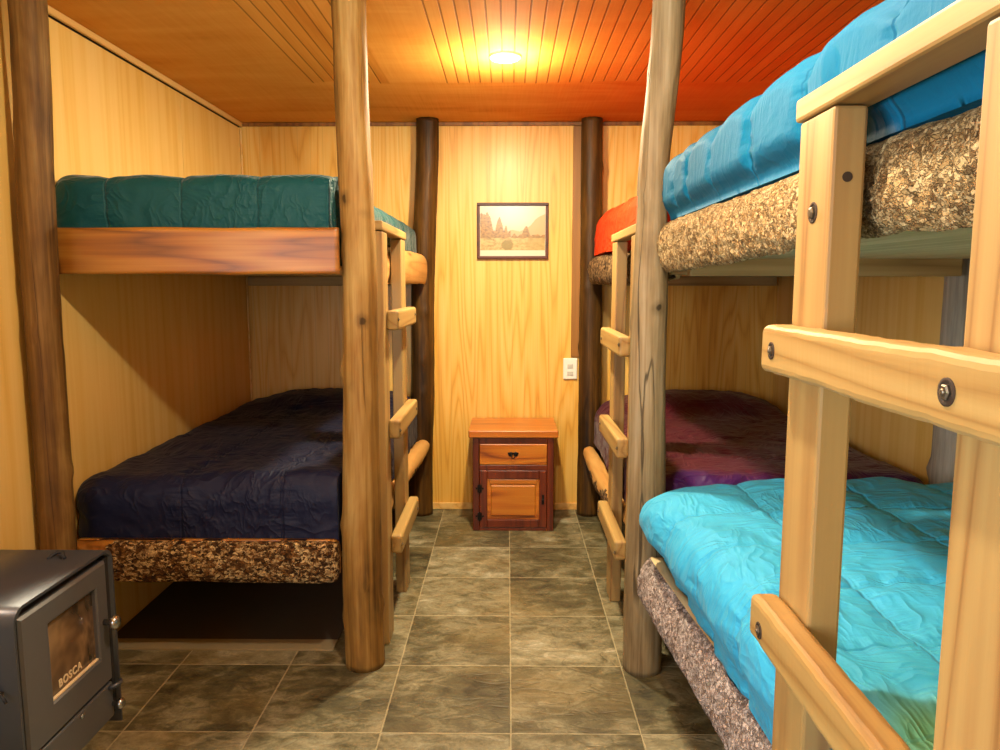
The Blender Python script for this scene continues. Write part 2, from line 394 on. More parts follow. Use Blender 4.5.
# wall behind the camera; unseen windows added here and in the left wall to supply daylight
WY0, WY1, WZ0, WZ1 = -.95, .50, .75, 2.05
wall('wall_near', [(XL-.15, -1.32, YN-.12, YN, 0, H), (-.68, XR+.15, YN-.12, YN, 0, H), (-1.32, -.68, YN-.12, YN, 0, .82), (-1.32, -.68, YN-.12, YN, 1.98, H)], M['ply_side'])
w = MB()
for b in ((-1.32, -1.28, .82, 1.98), (-.72, -.68, .82, 1.98), (-1.28, -.72, .82, .86), (-1.28, -.72, 1.94, 1.98)): w.box(b[0], b[1], YN-.09, YN-.03, b[2], b[3], .004)
struct(w.build('unseen_window_2', M['trim_pine']))  # unseen window added so that cool light reaches the stove side
w = MB()
for b in ((WY0, WY0+.05, WZ0, WZ1), (WY1-.05, WY1, WZ0, WZ1), (WY0+.05, WY1-.05, WZ0, WZ0+.05), (WY0+.05, WY1-.05, WZ1-.05, WZ1), ((WY0+WY1)/2-.025, (WY0+WY1)/2+.025, WZ0+.05, WZ1-.05)):
    w.box(XL-.09, XL-.03, b[0], b[1], b[2], b[3], .004)
struct(w.build('unseen_window_1', M['trim_pine']))  # unseen window, placed beside the camera for the daylight it gives
def slab(name, b, mat, bev=.003):
    m = MB(); m.box(*b, bev=bev); return struct(m.build(name, mat))
slab('trim_1', (XL, XL+.014, YN+.01, YF, 2.286, H-.001), M['trim_pine'])
slab('trim_2', (XL+.016, XR, YF-.012, YF-.001, 2.290, H-.001), M['batten'])
slab('trim_3', (.378, .432, YF-.016, YF-.001, .945, 2.288), M['batten'])
slab('baseboard_far', (XL+.01, XR-.01, YF-.014, YF-.001, .001, .042), M['trim_pine'])
slab('trim_4', (XL+.002, XL+.012, YF-.024, YF-.014, .05, 2.27), M['trim_pine'])
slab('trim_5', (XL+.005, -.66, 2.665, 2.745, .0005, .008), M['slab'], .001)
slab('shade_sheet', (XL+.005, -.66, 2.746, YF-.05, .0005, .004), M['under_bunk_shade'], .001)  # dark sheet past the concrete strip, painted as the shade below the bunk

# ------------------------------------------------------------------ round log posts
def log_post(label, path, mat, z0=.0, z1=H-.002, seed=0, n=40, knots=9, cat='post'):
    """path: [(z, cx, cy, radius)]"""
    rnd = random.Random(seed); b = bmesh.new(); rings = []
    kn = [(rnd.uniform(.15, 2.2), rnd.uniform(0, 6.283), rnd.uniform(.004, .009)) for _ in range(knots)]
    N = 110
    for i in range(N+1):
        z = z0+(z1-z0)*i/N
        for (a, c) in zip(path, path[1:]):
            if a[0] <= z <= c[0] or (c is path[-1] and z > c[0]) : break
        t = sstep(a[0], c[0], z); cx, cy, r = (a[j]+(c[j]-a[j])*t for j in (1, 2, 3))
        cx += .006*nz(z*1.7, seed, 1.3); cy += .006*nz(z*1.7, seed, 7.7)
        ring = []
        for k in range(n):
            an = 2*math.pi*k/n
            rr = r*(1+.05*nz(math.cos(an)*1.2+seed, math.sin(an)*1.2, z*1.5)) + .0022*nz(math.cos(an)*5, math.sin(an)*5+seed, z*9)
            for kz, ka, kh in kn:
                da = (an-ka+math.pi) % (2*math.pi)-math.pi
                rr += kh*math.exp(-((z-kz)/.028)**2-(da*r/.026)**2)
            ring.append(b.verts.new((cx+rr*math.cos(an), cy+rr*math.sin(an), z)))
        rings.append(ring)
    for p, q in zip(rings, rings[1:]):
        for k in range(n): b.faces.new((p[k], p[(k+1)%n], q[(k+1)%n], q[k])).smooth = True
    b.faces.new(rings[0][::-1]); b.faces.new(rings[-1])
    return tag(MB().add(b, 0, False).build('log_post', mat, origin=(path[0][1], path[0][2], z0)), label, cat, 'round log posts between floor and ceiling')
log_post('brown round log post against the left wall behind the stove', [(0, -1.503, 2.385, .054), (1.2, -1.496, 2.385, .053), (2.31, -1.470, 2.385, .052)], M['post_brown'], seed=3)
log_post('golden round log post at the aisle corner of the bunk with the teal duvet', [(0, -.520, 2.575, .070), (.35, -.520, 2.575, .070), (1.3, -.511, 2.575, .059), (2.31, -.526, 2.575, .055)], M['post_gold'], seed=11)
log_post('dark stained log post on the far wall beside the teal and navy bunk', [(0, -.525, 4.385, .073), (1.2, -.500, 4.385, .068), (2.31, -.462, 4.385, .063)], M['post_dark'], seed=17)
log_post('dark stained log post on the far wall beside the socket and batten', [(0, .490, 4.385, .070), (1.2, .485, 4.385, .066), (2.31, .478, 4.385, .060)], M['post_dark'], seed=23)
log_post('weathered round log post between the blue duvet and the orange duvet', [(0, .487, 2.555, .067), (.4, .486, 2.555, .066), (1.3, .481, 2.555, .060), (1.66, .480, 2.555, .050), (2.31, .522, 2.555, .053)], M['post_grey'], seed=31)
log_post('grey log post against the right wall behind the ladder with big bolts', [(0, 1.535, 2.555, .056), (1.2, 1.535, 2.555, .055), (2.31, 1.535, 2.555, .053)], M['post_wall'], seed=37)

# ------------------------------------------------------------------ half logs (bark outside, sawn faces elsewhere)
def half_log(name, parent, axis, a0, a1, out, zb, zt, mats, sgn=1, depth=.09, amp=.006, freq=22., bulge=.03, endr=(.05, .05), lip=.022, seed=0, botlip=.02, step_=.008, barkrange=None, tilt=0.):
    """axis 0/1 = run along x/y. out(a) = outer coordinate across, zb(a)/zt(a) = bottom/top. sgn = outward direction."""
    f = lambda v: v if callable(v) else (lambda a: v)
    out, zb, zt = f(out), f(zb), f(zt)
    b = bmesh.new(); NA = max(8, int((a1-a0)/step_)); NC = 26; rings = []
    for i in range(NA+1):
        a = a0+(a1-a0)*i/NA
        e = 1.
        for d, rr in ((a-a0, endr[0]), (a1-a, endr[1])):
            if rr and d < rr: e = min(e, math.sqrt(max(0, 1-((rr-d)/rr)**2)))
        e = .25+.75*e
        hz = (zt(a)-zb(a)); zc = (zt(a)+zb(a))/2
        sec = [(-depth, -hz/2+botlip*.4), ]
        pts = [(-depth, -hz/2+botlip), (-depth*.5, -hz/2+botlip*.5)]
        arc = []
        for k in range(NC+1):
            th = -math.pi/2+math.pi*k/NC
            o = bulge*math.cos(th)-bulge
            zz = hz/2*math.sin(th*.98)
            o -= lip*max(0, math.sin(th))**6 * .6 + tilt*(math.sin(th)+1)/2
            arc.append((o, zz))
        pts += arc + [(-depth*.5, hz/2), (-depth, hz/2)]
        ring = []
        for j, (o, zz) in enumerate(pts):
            isarc = 2 <= j < 2+len(arc)
            oo = (o+depth)*e-depth; z2 = zz*(.55+.45*e)
            if isarc:
                q = Vector((a*freq, j*.9 if False else zz*freq, seed*3.1))
                edge = max(0., math.sin(math.pi*(j-2)/(len(arc)-1)))**.4
                vd = noise.voronoi(q*1.5+Vector((nz(q.x*2, q.y*2, 1), nz(q.x*2, q.y*2, 5), 0))*.35)[0]
                d = amp*(fbm(q*1.7, 3)*.35+.8*fbm(q*.28, 2)+1.1*min(.7, vd[1]-vd[0])-.3)
                oo += d*edge; z2 += .35*d*(1-edge) + .004*nz(a*9, seed, j*.01)
            co = (a, out(a)+sgn*oo, zc+z2) if axis == 0 else (out(a)+sgn*oo, a, zc+z2)
            ring.append(b.verts.new(co))
        rings.append(ring)
    n = len(rings[0])
    for i, (p, q) in enumerate(zip(rings, rings[1:])):
        a = a0+(a1-a0)*(i+.5)/NA
        for j in range(n):
            g = b.faces.new((p[j], p[(j+1) % n], q[(j+1) % n], q[j])); g.smooth = True
            bk = 2 <= j < 2+NC-1
            if barkrange and bk: bk = barkrange(a, rings[i][j].co.z, j)
            g.material_index = 0 if bk else 1
    for rg in (rings[0][::-1], rings[-1]): b.faces.new(rg).material_index = 1
    return MB().add(b, None).build(name, mats, parent)

def pole_log(name, parent, pts, mats, seed=0, flat=1., barkfn=None, n=28, amp=.004):
    """stripped branch-like rail: pts [(x,y,z,r)]"""
    b = bmesh.new(); rings = []
    P = []
    for a, c in zip(pts, pts[1:]):
        m = max(2, int(abs(c[1]-a[1])/.02))
        for i in range(m):
            t = i/m; P.append([a[k]+(c[k]-a[k])*t for k in range(4)])
    P.append(list(pts[-1]))
    for x, y, z, r in P:
        ring = []
        for k in range(n):
            an = 2*math.pi*k/n
            rr = r*(1+.07*nz(math.cos(an)*1.3, math.sin(an)*1.3+seed, y*3))+amp*nz(math.cos(an)*4, math.sin(an)*4, y*14+seed)
            ring.append(b.verts.new((x+rr*math.cos(an)*flat, y, z+rr*math.sin(an))))
        rings.append(ring)
    for i, (p, q) in enumerate(zip(rings, rings[1:])):
        for k in range(n):
            g = b.faces.new((p[k], p[(k+1) % n], q[(k+1) % n], q[k])); g.smooth = True
            if barkfn and barkfn(p[k].co): g.material_index = 1
    b.faces.new(rings[0][::-1]); b.faces.new(rings[-1])
    return MB().add(b, None).build(name, mats, parent)

def bed_base(parent, x0, x1, y0, y1, z, mat='pale_plank'):
    m = MB(); k = 6; w = (x1-x0)/k
    for i in range(k): m.box(x0+i*w+.001, x0+(i+1)*w-.001, y0, y1, z, z+.018, .002)
    return m.build('bed_base', M[mat], parent)
def ledger(parent, x0, x1, y0, y1, z0, z1):
    m = MB(); m.box(x0, x1, y0, y1, z0, z1, .004); return m.build('wall_ledger', M['beam_x'], parent)

# ---- left bunk
lb = thing('bunk_bed', (-1.05, 3.45, 0), 'wooden bunk bed carrying the teal duvet above and the navy duvet below', 'bunk bed', 'built-in bunk beds')
def end_board(parent, x0, x1, y0, y1, z0, z1, mat, slantl=0., slantr=0., bul=.006, seed=0):
    b = bmesh.new(); NX, NZ = 60, 14; fr = []; bk = []
    for i in range(NX+1):
        rf, rb = [], []
        for j in range(NZ+1):
            v = j/NZ; u = i/NX
            xa = x0+slantl*(1-v)*(1-u)-slantr*(1-v)*u*0; x = xa+(x1-slantr*(1-v)-xa)*u
            z = z0+(z1-z0)*v + .004*nz(u*4, seed, 0)*(1 if j in (0, NZ) else 1)
            y = y0-bul*max(0., math.sin(math.pi*v))**.5+.0015*nz(x*6, z*20, seed)
            rf.append(b.verts.new((x, y, z))); rb.append(b.verts.new((x, y1, z)))
        fr.append(rf); bk.append(rb)
    for i in range(NX):
        for j in range(NZ):
            b.faces.new((fr[i][j], fr[i+1][j], fr[i+1][j+1], fr[i][j+1])).smooth = True
            b.faces.new((bk[i][j], bk[i][j+1], bk[i+1][j+1], bk[i+1][j]))
        b.faces.new((fr[i][0], bk[i][0], bk[i+1][0], fr[i+1][0])); b.faces.new((fr[i][NZ], fr[i+1][NZ], bk[i+1][NZ], bk[i][NZ]))
    for j in range(NZ):
        b.faces.new((fr[0][j], fr[0][j+1], bk[0][j+1], bk[0][j])); b.faces.new((fr[NX][j], bk[NX][j], bk[NX][j+1], fr[NX][j+1]))
    return MB().add(b, None).build('end_board', mat, parent)
end_board(lb, -1.520, -.562, 2.500, 2.512, 1.413, 1.566, M['honey_x'], .018, 0., .003, 2)
half_log('end_log', lb, 0, -1.520, -.594, lambda a: 2.490, lambda a: .335+.10*sstep(-1.40, -1.52, a)+.006*nz(a*5, 2, 1), .483, [M['bark_x'], M['honey_x']], sgn=-1, depth=.06, amp=.008, freq=36, bulge=.022, endr=(.0, .03), seed=4, step_=.006,
         barkrange=lambda a, z, j: a > -1.385+.05*nz(z*30, 3, 1)-.02)
half_log('side_log', lb, 1, 2.66, 4.30, lambda a: -.505+.048*sstep(3.3, 4.2, a), lambda a: 1.38, 1.545, [M['honey_y'], M['honey_y']], sgn=1, depth=.08, amp=.002, freq=10, bulge=.020, endr=(.02, .04), seed=5, step_=.02)
pole_log('side_log', lb, [(-.565, 2.66, .42, .057), (-.562, 3.3, .42, .055), (-.535, 3.75, .425, .053), (-.512, 4.1, .43, .05), (-.50, 4.27, .435, .043), (-.50, 4.285, .435, .032)], [M['honey_y'], M['bark_dark']], seed=6,
         barkfn=lambda co: co.z < .405+.03*nz(co.y*9, 3, co.x*20) and 3.3 < co.y < 4.1)
bed_base(lb, XL+.045, -.585, 2.56, YF-.02, 1.425); bed_base(lb, XL+.045, -.60, 2.56, YF-.02, .40)
ledger(lb, XL+.03, -.60, YF-.07, YF-.026, 1.37, 1.424); ledger(lb, XL+.03, -.61, YF-.07, YF-.026, .32, .399)

# ---- far right bunk
fb = thing('bunk_bed', (1.05, 3.5, 0), 'wooden bunk bed carrying the orange duvet above and the plum duvet below', 'bunk bed', 'built-in bunk beds')
half_log('side_log', fb, 1, 2.66, 4.30, lambda a: .510-.063*sstep(3.2, 4.1, a), 1.378, 1.53, [M['bark_dark'], M['cut_y']], sgn=-1, depth=.10, amp=.008, freq=24, bulge=.035, endr=(.03, .06), seed=8, step_=.012)
pole_log('side_log', fb, [(.555, 2.66, .39, .055), (.553, 3.2, .375, .055), (.525, 3.55, .35, .062), (.508, 3.8, .345, .06), (.49, 4.05, .375, .045), (.475, 4.26, .405, .036), (.472, 4.275, .406, .03)], [M['honey_y'], M['bark_dark']], seed=9,
         barkfn=lambda co: co.z < .37+.04*nz(co.y*8, 1, co.x*20) and co.y < 4.0)
bed_base(fb, .58, XR-.045, 2.70, YF-.02, 1.425); bed_base(fb, .60, XR-.045, 2.63, YF-.02, .40)
m = MB(); m.box(.57, XR-.13, 2.645, 2.69, 1.412, 1.56, .004); m.build('end_board', M['beam_x'], fb)
m = MB(); m.box(.60, XR-.08, 2.645, 2.69, .31, .40, .004); m.build('end_board', M['beam_x'], fb)
ledger(fb, .60, XR-.03, YF-.07, YF-.026, 1.37, 1.424); ledger(fb, .60, XR-.03, YF-.07, YF-.026, .32, .399)

# ---- near right bunk
nb = thing('bunk_bed', (1.05, 1.45, 0), 'wooden bunk bed carrying the blue duvet above and the turquoise duvet below', 'bunk bed', 'built-in bunk beds')
half_log('side_log', nb, 1, .42, 2.492, lambda a: .490+.012*sstep(2.4,1.8,a), lambda a: 1.418+.030*sstep(2.45, 1.0, a), lambda a: 1.585, [M['bark_tan'], M['pale_plank']], sgn=-1, depth=.095, amp=.011, freq=34, bulge=.030, endr=(.03, .018), seed=12, step_=.006, botlip=.012)
lo = lambda a: .432+.070*sstep(2.45, 1.2, a)+.006*math.sin(a*4.)
half_log('side_log', nb, 1, .42, 2.455, lo, lambda a: .325-.01*sstep(2.4, 1.4, a), lambda a: .462, [M['bark_grey'], M['cut_y']], sgn=-1, depth=.12, amp=.006, freq=40, bulge=.020, endr=(.03, .03), seed=13, step_=.006, lip=.012, tilt=.028)
bed_base(nb, .60, XR-.045, .42, 2.46, 1.462); bed_base(nb, .60, XR-.045, .42, 2.46, .39)
m = MB(); m.box(.595, 1.478, 2.462, 2.508, 1.405, 1.492, .004); m.build('end_board', M['beam_x'], nb)
m = MB(); m.box(.60, 1.478, 2.462, 2.508, .30, .388, .004); m.build('end_board', M['beam_x'], nb)
m = MB(); m.box(.60, XR-.05, .38, .42, 1.40, 1.49, .004); m.build('end_board', M['beam_x'], nb)
ledger(nb, XR-.04, XR-.001, .42, 2.45, 1.38, 1.46); ledger(nb, XR-.04, XR-.001, .42, 2.45, .31, .388)

# ------------------------------------------------------------------ ladders
def ladder(label, sgn, xo, y0, y1, zb, ztop, rungs, zbase=.0, rail_w=.12, rail_t=.047, rung_t=.046, rung_h=.075, cb=None, bolts=True, seed=0, over=(.0, .0), rz=None, boltr=.009, rough=0.):
    """xo = x of the aisle face of the rails, sgn = +1 when the aisle lies at smaller x. Rails span y0..y0+rail_w and y1-rail_w..y1."""
    rnd = random.Random(seed)
    t = thing('bunk_ladder', (xo, (y0+y1)/2, zbase), label, 'ladder', 'wooden bunk ladders')
    xi = xo+sgn*rail_t
    for ya in (y0, y1-rail_w):
        m = MB(); m.box(min(xo, xi), max(xo, xi), ya, ya+rail_w, zbase, ztop-.036, .005); r = m.build('rail', M['pine_z'], t)
    x2 = xo+sgn*(cb or .05)
    m = MB(); m.box(min(xo, x2)-.004*(sgn > 0), max(xo, x2)+.004*(sgn < 0), y0-.01, y1+.012, ztop-.034, ztop, .005); c = m.build('crossbar', M['pine_y'], t)
    xr = xo-sgn*rung_t
    for zc in rungs:
        m = MB(); m.box(min(xo, xr), max(xo, xr), y0+over[0], y1+over[1], zc-rung_h/2, zc+rung_h/2, .011, seg=3,
                        rot=Matrix.Rotation(rnd.uniform(-.006, .006), 4, 'X')); 
        if rough:
            es = [e for e in m.bm.edges if abs(e.verts[0].co.y-e.verts[1].co.y) > .3]
            bmesh.ops.subdivide_edges(m.bm, edges=es, cuts=60, use_grid_fill=True)
            for v in m.bm.verts:
                e = 1 if abs(abs(v.co.z-zc)-rung_h/2) < .02 else .4
                v.co.z += rough*e*(nz(v.co.y*14, zc*9, v.co.z*30)+.6*nz(v.co.y*45, zc*9, 2.)); v.co.x += rough*.6*nz(v.co.y*22, v.co.z*50, 7)
            for f in m.bm.faces: f.smooth = False
        rg = m.build('rung', M['pine_y'], t)
        if bolts:
            for yb in (y0+rail_w*.5, y1-rail_w*.42):
                bz = zc+rnd.uniform(-.008, .008)
                m = MB(); m.lathe([(boltr*1.7, -.001), (boltr*1.7, .0012), (boltr*1.2, .0014), (boltr*1.2, .0005)], (xr, yb, bz), (-sgn, 0, 0), 24, 0)
                m.lathe([(boltr, .0), (boltr, .0028), (boltr*.75, .004)], (xr, yb, bz), (-sgn, 0, 0), 6, 1, smooth=False)
                m.lathe([(boltr*.45, .0035), (boltr*.42, .0052), (boltr*.2, .0058)], (xr, yb, bz), (-sgn, 0, 0), 12, 1)
                m.build('bolt', [M['washer'], M['bolt']], rg)
    return t, c
ladder('slim pine ladder on the aisle side of the teal and navy bunk', -1, -.455, 2.72, 3.33, 0, 1.606, [1.243, .828, .375], over=(.07, .0), seed=1, boltr=.0042)
ladder('slim pine ladder on the aisle side of the orange and plum bunk', 1, .447, 2.63, 3.24, 0, 1.590, [1.155, .775, .385], over=(.07, .0), seed=2, boltr=.0042)
t3, c3 = ladder('large pine ladder with dark bolts in front of the turquoise duvet', 1, .44, .606, 1.165, 0, 1.656, [1.283, .848, .42], seed=3, rail_t=.047, rung_h=.072, cb=.060, boltr=.0078, rough=.0022, over=(-.16, .0))
# bolts and a dark bolt hole on the far rail of the big ladder
rails = [o for o in t3.children if o.name.startswith('rail')]
def add_bolt(parent, x, y, z, d, r):
    m = MB(); m.lathe([(r*1.7, -.001), (r*1.7, .0012), (r*1.2, .0014), (r*1.2, .0005)], (x, y, z), d, 24, 0)
    m.lathe([(r, 0), (r, .004), (r*.6, .006)], (x, y, z), d, 6, 1, smooth=False); m.build('bolt', [M['washer'], M['bolt']], parent)
add_bolt(rails[1], .44, 1.10, 1.482, (-1, 0, 0), .009)
m = MB(); m.lathe([(.007, -.0005), (.007, .0008)], (.462, 1.045, 1.525), (0, -1, 0), 16, 0); m.build('bolt_hole', M['washer'], rails[1])

# ------------------------------------------------------------------ duvets
def cyl_push(cyls, p, gap=.004):
    for cx, cy, r in cyls:
        dx, dy = p.x-cx, p.y-cy; d = math.hypot(dx, dy)
        if d < r+gap and d > 1e-6: p.x = cx+dx/d*(r+gap); p.y = cy+dy/d*(r+gap)
def duvet(label, x0, x1, y0, y1, z0, z1, mat, rad=.06, vox=.013, seams_y=(), seams_x=(), puff=.014, wr=.006, gather=.006, top=None, shape=None, cyls=(), seed=0, clampb=None, hem=None, cat='duvet', group='duvets on the bunks'):
    b = bmesh.new(); bmesh.ops.create_cube(b, size=1)
    for v in b.verts: v.co = Vector(((x0+x1)/2+v.co.x*(x1-x0), (y0+y1)/2+v.co.y*(y1-y0), (z0+z1)/2+v.co.z*(z1-z0)))
    be = [e for e in b.edges if not all(abs(v.co.z-z0) < 1e-6 for v in e.verts)]
    bmesh.ops.bevel(b, geom=be, offset=min(rad, (z1-z0)*.48), segments=6, affect='EDGES', profile=.5)
    me = bpy.data.meshes.new('tmp'); b.to_mesh(me); b.free()
    o = bpy.data.objects.new('tmp', me); COL.objects.link(o)
    md = o.modifiers.new('r', 'REMESH'); md.mode = 'VOXEL'; md.voxel_size = vox
    sm = o.modifiers.new('s', 'SMOOTH'); sm.iterations = 4
    dg = bpy.context.evaluated_depsgraph_get(); me2 = bpy.data.meshes.new_from_object(o.evaluated_get(dg))
    bpy.data.objects.remove(o)
    pts = [v.co.copy() for v in me2.vertices]; nrm = [v.normal.copy() for v in me2.vertices]
    sy, sx = sorted(seams_y), sorted(seams_x)
    def cell(v, s):
        # (0 at a seam .. 1 in the middle, distance to nearest seam)
        if not s: return 1., 9.
        d = min(abs(v-q) for q in s); lo = [q for q in s if q <= v]; hi = [q for q in s if q > v]
        if lo and hi: w = (hi[0]-lo[-1])/2
        else: w = .13
        return math.sqrt(max(0., 1-(1-min(1, d/w))**2)), d
    for i, (p, n) in enumerate(zip(pts, nrm)):
        q = p.copy()
        jit = .012*nz(p.x*3+seed, p.y*3, p.z*3)
        cy, dy = cell(p.y+jit, sy); cx, dx = cell(p.x+jit, sx)
        wx = 1 if abs(n.x) < .75 else 0; wy = 1 if abs(n.y) < .75 else 0
        h = 0
        k = 1.
        if wy and sy: k = min(k, cy)
        if wx and sx: k = min(k, cx)
        h += puff*(k-.6)
        if gather:
            g = 0
            if wy and sy: g += math.exp(-dy/.045)*nz(p.x*34+p.z*34, p.y*7, seed+p.z*34)
            if wx and sx: g += math.exp(-dx/.045)*nz(p.x*7, p.y*34+p.z*30, seed+5+p.z*30)
            h += gather*g
        w1 = fbm(Vector((p.x*5+p.y*2.5, p.y*3.2-p.x*1.5, p.z*5+seed)), 3)
        w2 = abs(nz(p.x*9+p.y*4+seed, p.y*5-p.x*5, p.z*10)); w3 = abs(nz(p.x*17-p.y*9, p.y*12+seed, p.z*19))
        h += wr*(w1*.9-w2*1.5-w3*.7+.6)
        q += n*h
        if n.z < .8 and z1-p.z > .02:   # soft vertical folds down the sides
            tcoord = p.y if abs(n.x) > abs(n.y) else p.x
            f = sstep(z1, z0, p.z)
            q += n*(.9*wr*f*nz(tcoord*19+seed, p.z*2.2, 3.))
        if top: q.z += top(p.x, p.y)*sstep(z0+.01, z1-.01, p.z)
        q.x = max(q.x, XL+.003)
        if shape: q = shape(q, p, n)
        if hem and q.z < hem[0] and (q.x-hem[1])*hem[2] < 0: q.z = hem[0]
        cyl_push(cyls, q)
        if clampb is not None and q.z < clampb: q.z = clampb
        pts[i] = q
    for v, p in zip(me2.vertices, pts): v.co = p
    for f in me2.polygons: f.use_smooth = True
    org = Vector(((x0+x1)/2, (y0+y1)/2, z0))
    mat = mat([(0, [v-org.x for v in seams_x])]*bool(seams_x) + [(1, [v-org.y for v in seams_y])]*bool(seams_y))
    me2.transform(Matrix.Translation(-org)); me2.materials.clear(); me2.materials.append(mat)
    o = bpy.data.objects.new('duvet', me2); COL.objects.link(o); o.location = org; me2.name = 'duvet'
    return tag(o, label, cat, group)
GP = (-.518, 2.575, .082); BL = (-.512, 4.385, .086); GR = (.485, 2.555, .075); BR = (.487, 4.385, .082); WP = (1.535, 2.555, .06); LP = (-1.49, 2.385, .06)
duvet('teal quilted duvet on the top bunk along the left wall', XL+.004, -.525, 2.555, 4.43, 1.444, 1.748, M['teal'], .055, .0125, seams_x=[-1.36, -1.105, -.85, -.605], seams_y=[2.9, 3.2, 3.5, 3.8, 4.1], puff=.012, wr=.004, gather=.008,
      top=lambda x, y: -.05*sstep(-.75, -.5, x)*sstep(2.6, 2.9, y), cyls=(GP, BL), seed=2, clampb=1.4435, hem=(1.551, -.55, -1))
def pillow(cx, cy, w, d, h):
    return lambda x, y: h*math.exp(-((x-cx)/w)**4-((y-cy)/d)**4)
pn = pillow(-.98, 4.28, .44, .26, .075)
duvet('navy duvet on the bottom bunk behind the stove', XL-.003, -.535, 2.552, 4.43, .424, .690, M['navy'], .085, .0125, seams_x=[-1.16, -.80], seams_y=[2.95, 3.35, 3.8], puff=.008, wr=.007, gather=.012,
      top=lambda x, y: pn(x, y)+.035*sstep(-1.4, -.8, x)*sstep(2.9, 2.5, y)*.9, cyls=(GP, BL), seed=5, clampb=.42, hem=(.482, -.59, -1))
def red_shape(q, p, n):
    q.x -= .032*sstep(3.2, 3.9, q.y)*sstep(4.42, 4.15, q.y)*sstep(.75, .55, p.x)   # follows the bend of the log
    return q
duvet('orange red duvet on the far right top bunk', .520, XR-.03, 2.70, 4.42, 1.444, 1.77, M['red'], .10, .0125, seams_y=[2.85, 3.1, 3.35, 3.6, 3.85, 4.1], puff=.022, wr=.006, gather=.01, cyls=(GR, BR, WP), seed=7, clampb=1.4435, hem=(1.537, .56, 1), shape=red_shape, seams_x=[.85, 1.2])
pp = pillow(1.05, 4.28, .44, .26, .085)
duvet('plum duvet on the bottom bunk behind the weathered post', .51, XR-.03, 2.64, 4.43, .424, .675, M['purple'], .10, .0125, seams_y=[3.0, 3.4, 3.8], puff=.008, wr=.008, gather=.01, top=pp, cyls=(GR, BR, WP), seed=9, clampb=.42, hem=(.452, .59, 1))
def blue_shape(q, p, n):
    # the hem rests on the sawn top of the log
    if q.z < 1.590 and q.x < .595: q.z = 1.587
    q.x = max(q.x, .497+.035*sstep(1.65, 1.59, q.z))
    if q.y < 1.22: q.x = max(q.x, .506)
    return q
duvet('blue quilted duvet on the near right top bunk',   .500, XR-.03, .44, 2.500, 1.484, 1.785, M['blue'], .075, .011, seams_y=[.75, 1.04, 1.33, 1.62, 1.91, 2.16, 2.33], seams_x=[.85, 1.2], puff=.024, wr=.005, gather=.011, cyls=(GR, WP), seed=12, clampb=1.484, shape=blue_shape)
def cyan_shape(q, p, n):
    lx = lo(q.y)
    # side hangs down over the inner edge of the log, swelling over it near its top
    f = sstep(.50, .60, q.z)
    if p.x < .62 :
        k = sstep(.64, .50, p.x)
        q.x += k*((lx+.005)-.49)*f + k*(1-f)*(.035)
        if q.z < .52: q.x = max(q.x, lx+.004+.03*sstep(.54, .47, q.z))
        if q.z < .467 and q.x < lx+.125: q.z = .467
    if .44+.047 > q.x > .2 and q.y < 1.20: q.x = .492+.004*nz(q.y*9, q.z*9)
    return q
duvet('bright turquoise duvet on the near right bottom bunk', .49, XR-.03, .44, 2.470, .412, .725, M['cyan'], .10, .011, seams_y=[.75, 1.02, 1.29, 1.55, 1.82, 2.10], seams_x=[.75, 1.08, 1.36], puff=.016, wr=.007, gather=.009,
      top=lambda x, y: .02*math.exp(-((x-1.1)/.35)**2)+.0-.03*sstep(2.2, 2.45, y)*sstep(.8, .5, x), cyls=(GR, WP), seed=15, clampb=.412, shape=cyan_shape)

# ------------------------------------------------------------------ nightstand
nx0, nx1, ny0, ny1 = -.195, .256, 4.06, 4.44
ns = thing('nightstand', (.03, 4.25, 0), 'reddish wooden nightstand with amber drawer and door against the far wall', 'nightstand')
m = MB()
m.box(nx0, nx0+.036, ny0, ny1, 0, .535, .003); m.box(nx1-.036, nx1, ny0, ny1, 0, .535, .003)
m.box(nx0+.036, nx1-.036, ny0, ny0+.02, .500, .535, .002); m.box(nx0+.036, nx1-.036, ny0, ny0+.02, .350, .378, .002); m.box(nx0+.036, nx1-.036, ny0, ny0+.02, 0, .018, .002)
m.box(nx0+.036, nx1-.036, ny1-.02, ny1, .0, .535, .002); m.box(nx0+.036, nx1-.036, ny0+.02, ny1-.02, .018, .034, .001)
m.build('carcass', M['ns_dark'], ns)
m = MB(); m.box(-.218, .280, ny0-.018, YF-.016, .535, .577, .006); m.build('top', M['ns_top'], ns)
m = MB(); m.box(nx0+.038, nx1-.038, ny0-.003, ny0+.3, .380, .498, .004); dr = m.build('drawer', M['ns_amber'], ns)
m = MB(); cx, cz, yy = .03, .437, ny0-.003
m.lathe([(.013, 0), (.013, .003), (.006, .004)], (cx-.014, yy, cz+.004), (0, -1, 0), 14); m.lathe([(.013, 0), (.013, .003), (.006, .004)], (cx+.014, yy, cz+.004), (0, -1, 0), 14)
m.box(cx-.03, cx+.03, yy-.003, yy, cz+.004, cz+.014, .0012); m.tube([(cx-.010, yy-.006, cz+.006), (cx-.009, yy-.012, cz-.010), (cx, yy-.014, cz-.018), (cx+.009, yy-.012, cz-.010), (cx+.010, yy-.006, cz+.006)], .0028)
tag(m.build('drawer_pull', M['iron'], dr), 'black iron drop pull')
d0, d1, e0, e1 = nx0+.038, nx1-.038, .020, .348
m = MB()
m.box(d0, d0+.042, ny0-.004, ny0+.018, e0, e1, .003); m.box(d1-.042, d1, ny0-.004, ny0+.018, e0, e1, .003)
m.box(d0+.042, d1-.042, ny0-.004, ny0+.018, e1-.048, e1, .003); m.box(d0+.042, d1-.042, ny0-.004, ny0+.018, e0, e0+.045, .003)
do = m.build('door', M['ns_dark'], ns)
m = MB(); m.box(d0+.042, d1-.042, ny0+.006, ny0+.012, e0+.045, e1-.048, .001)
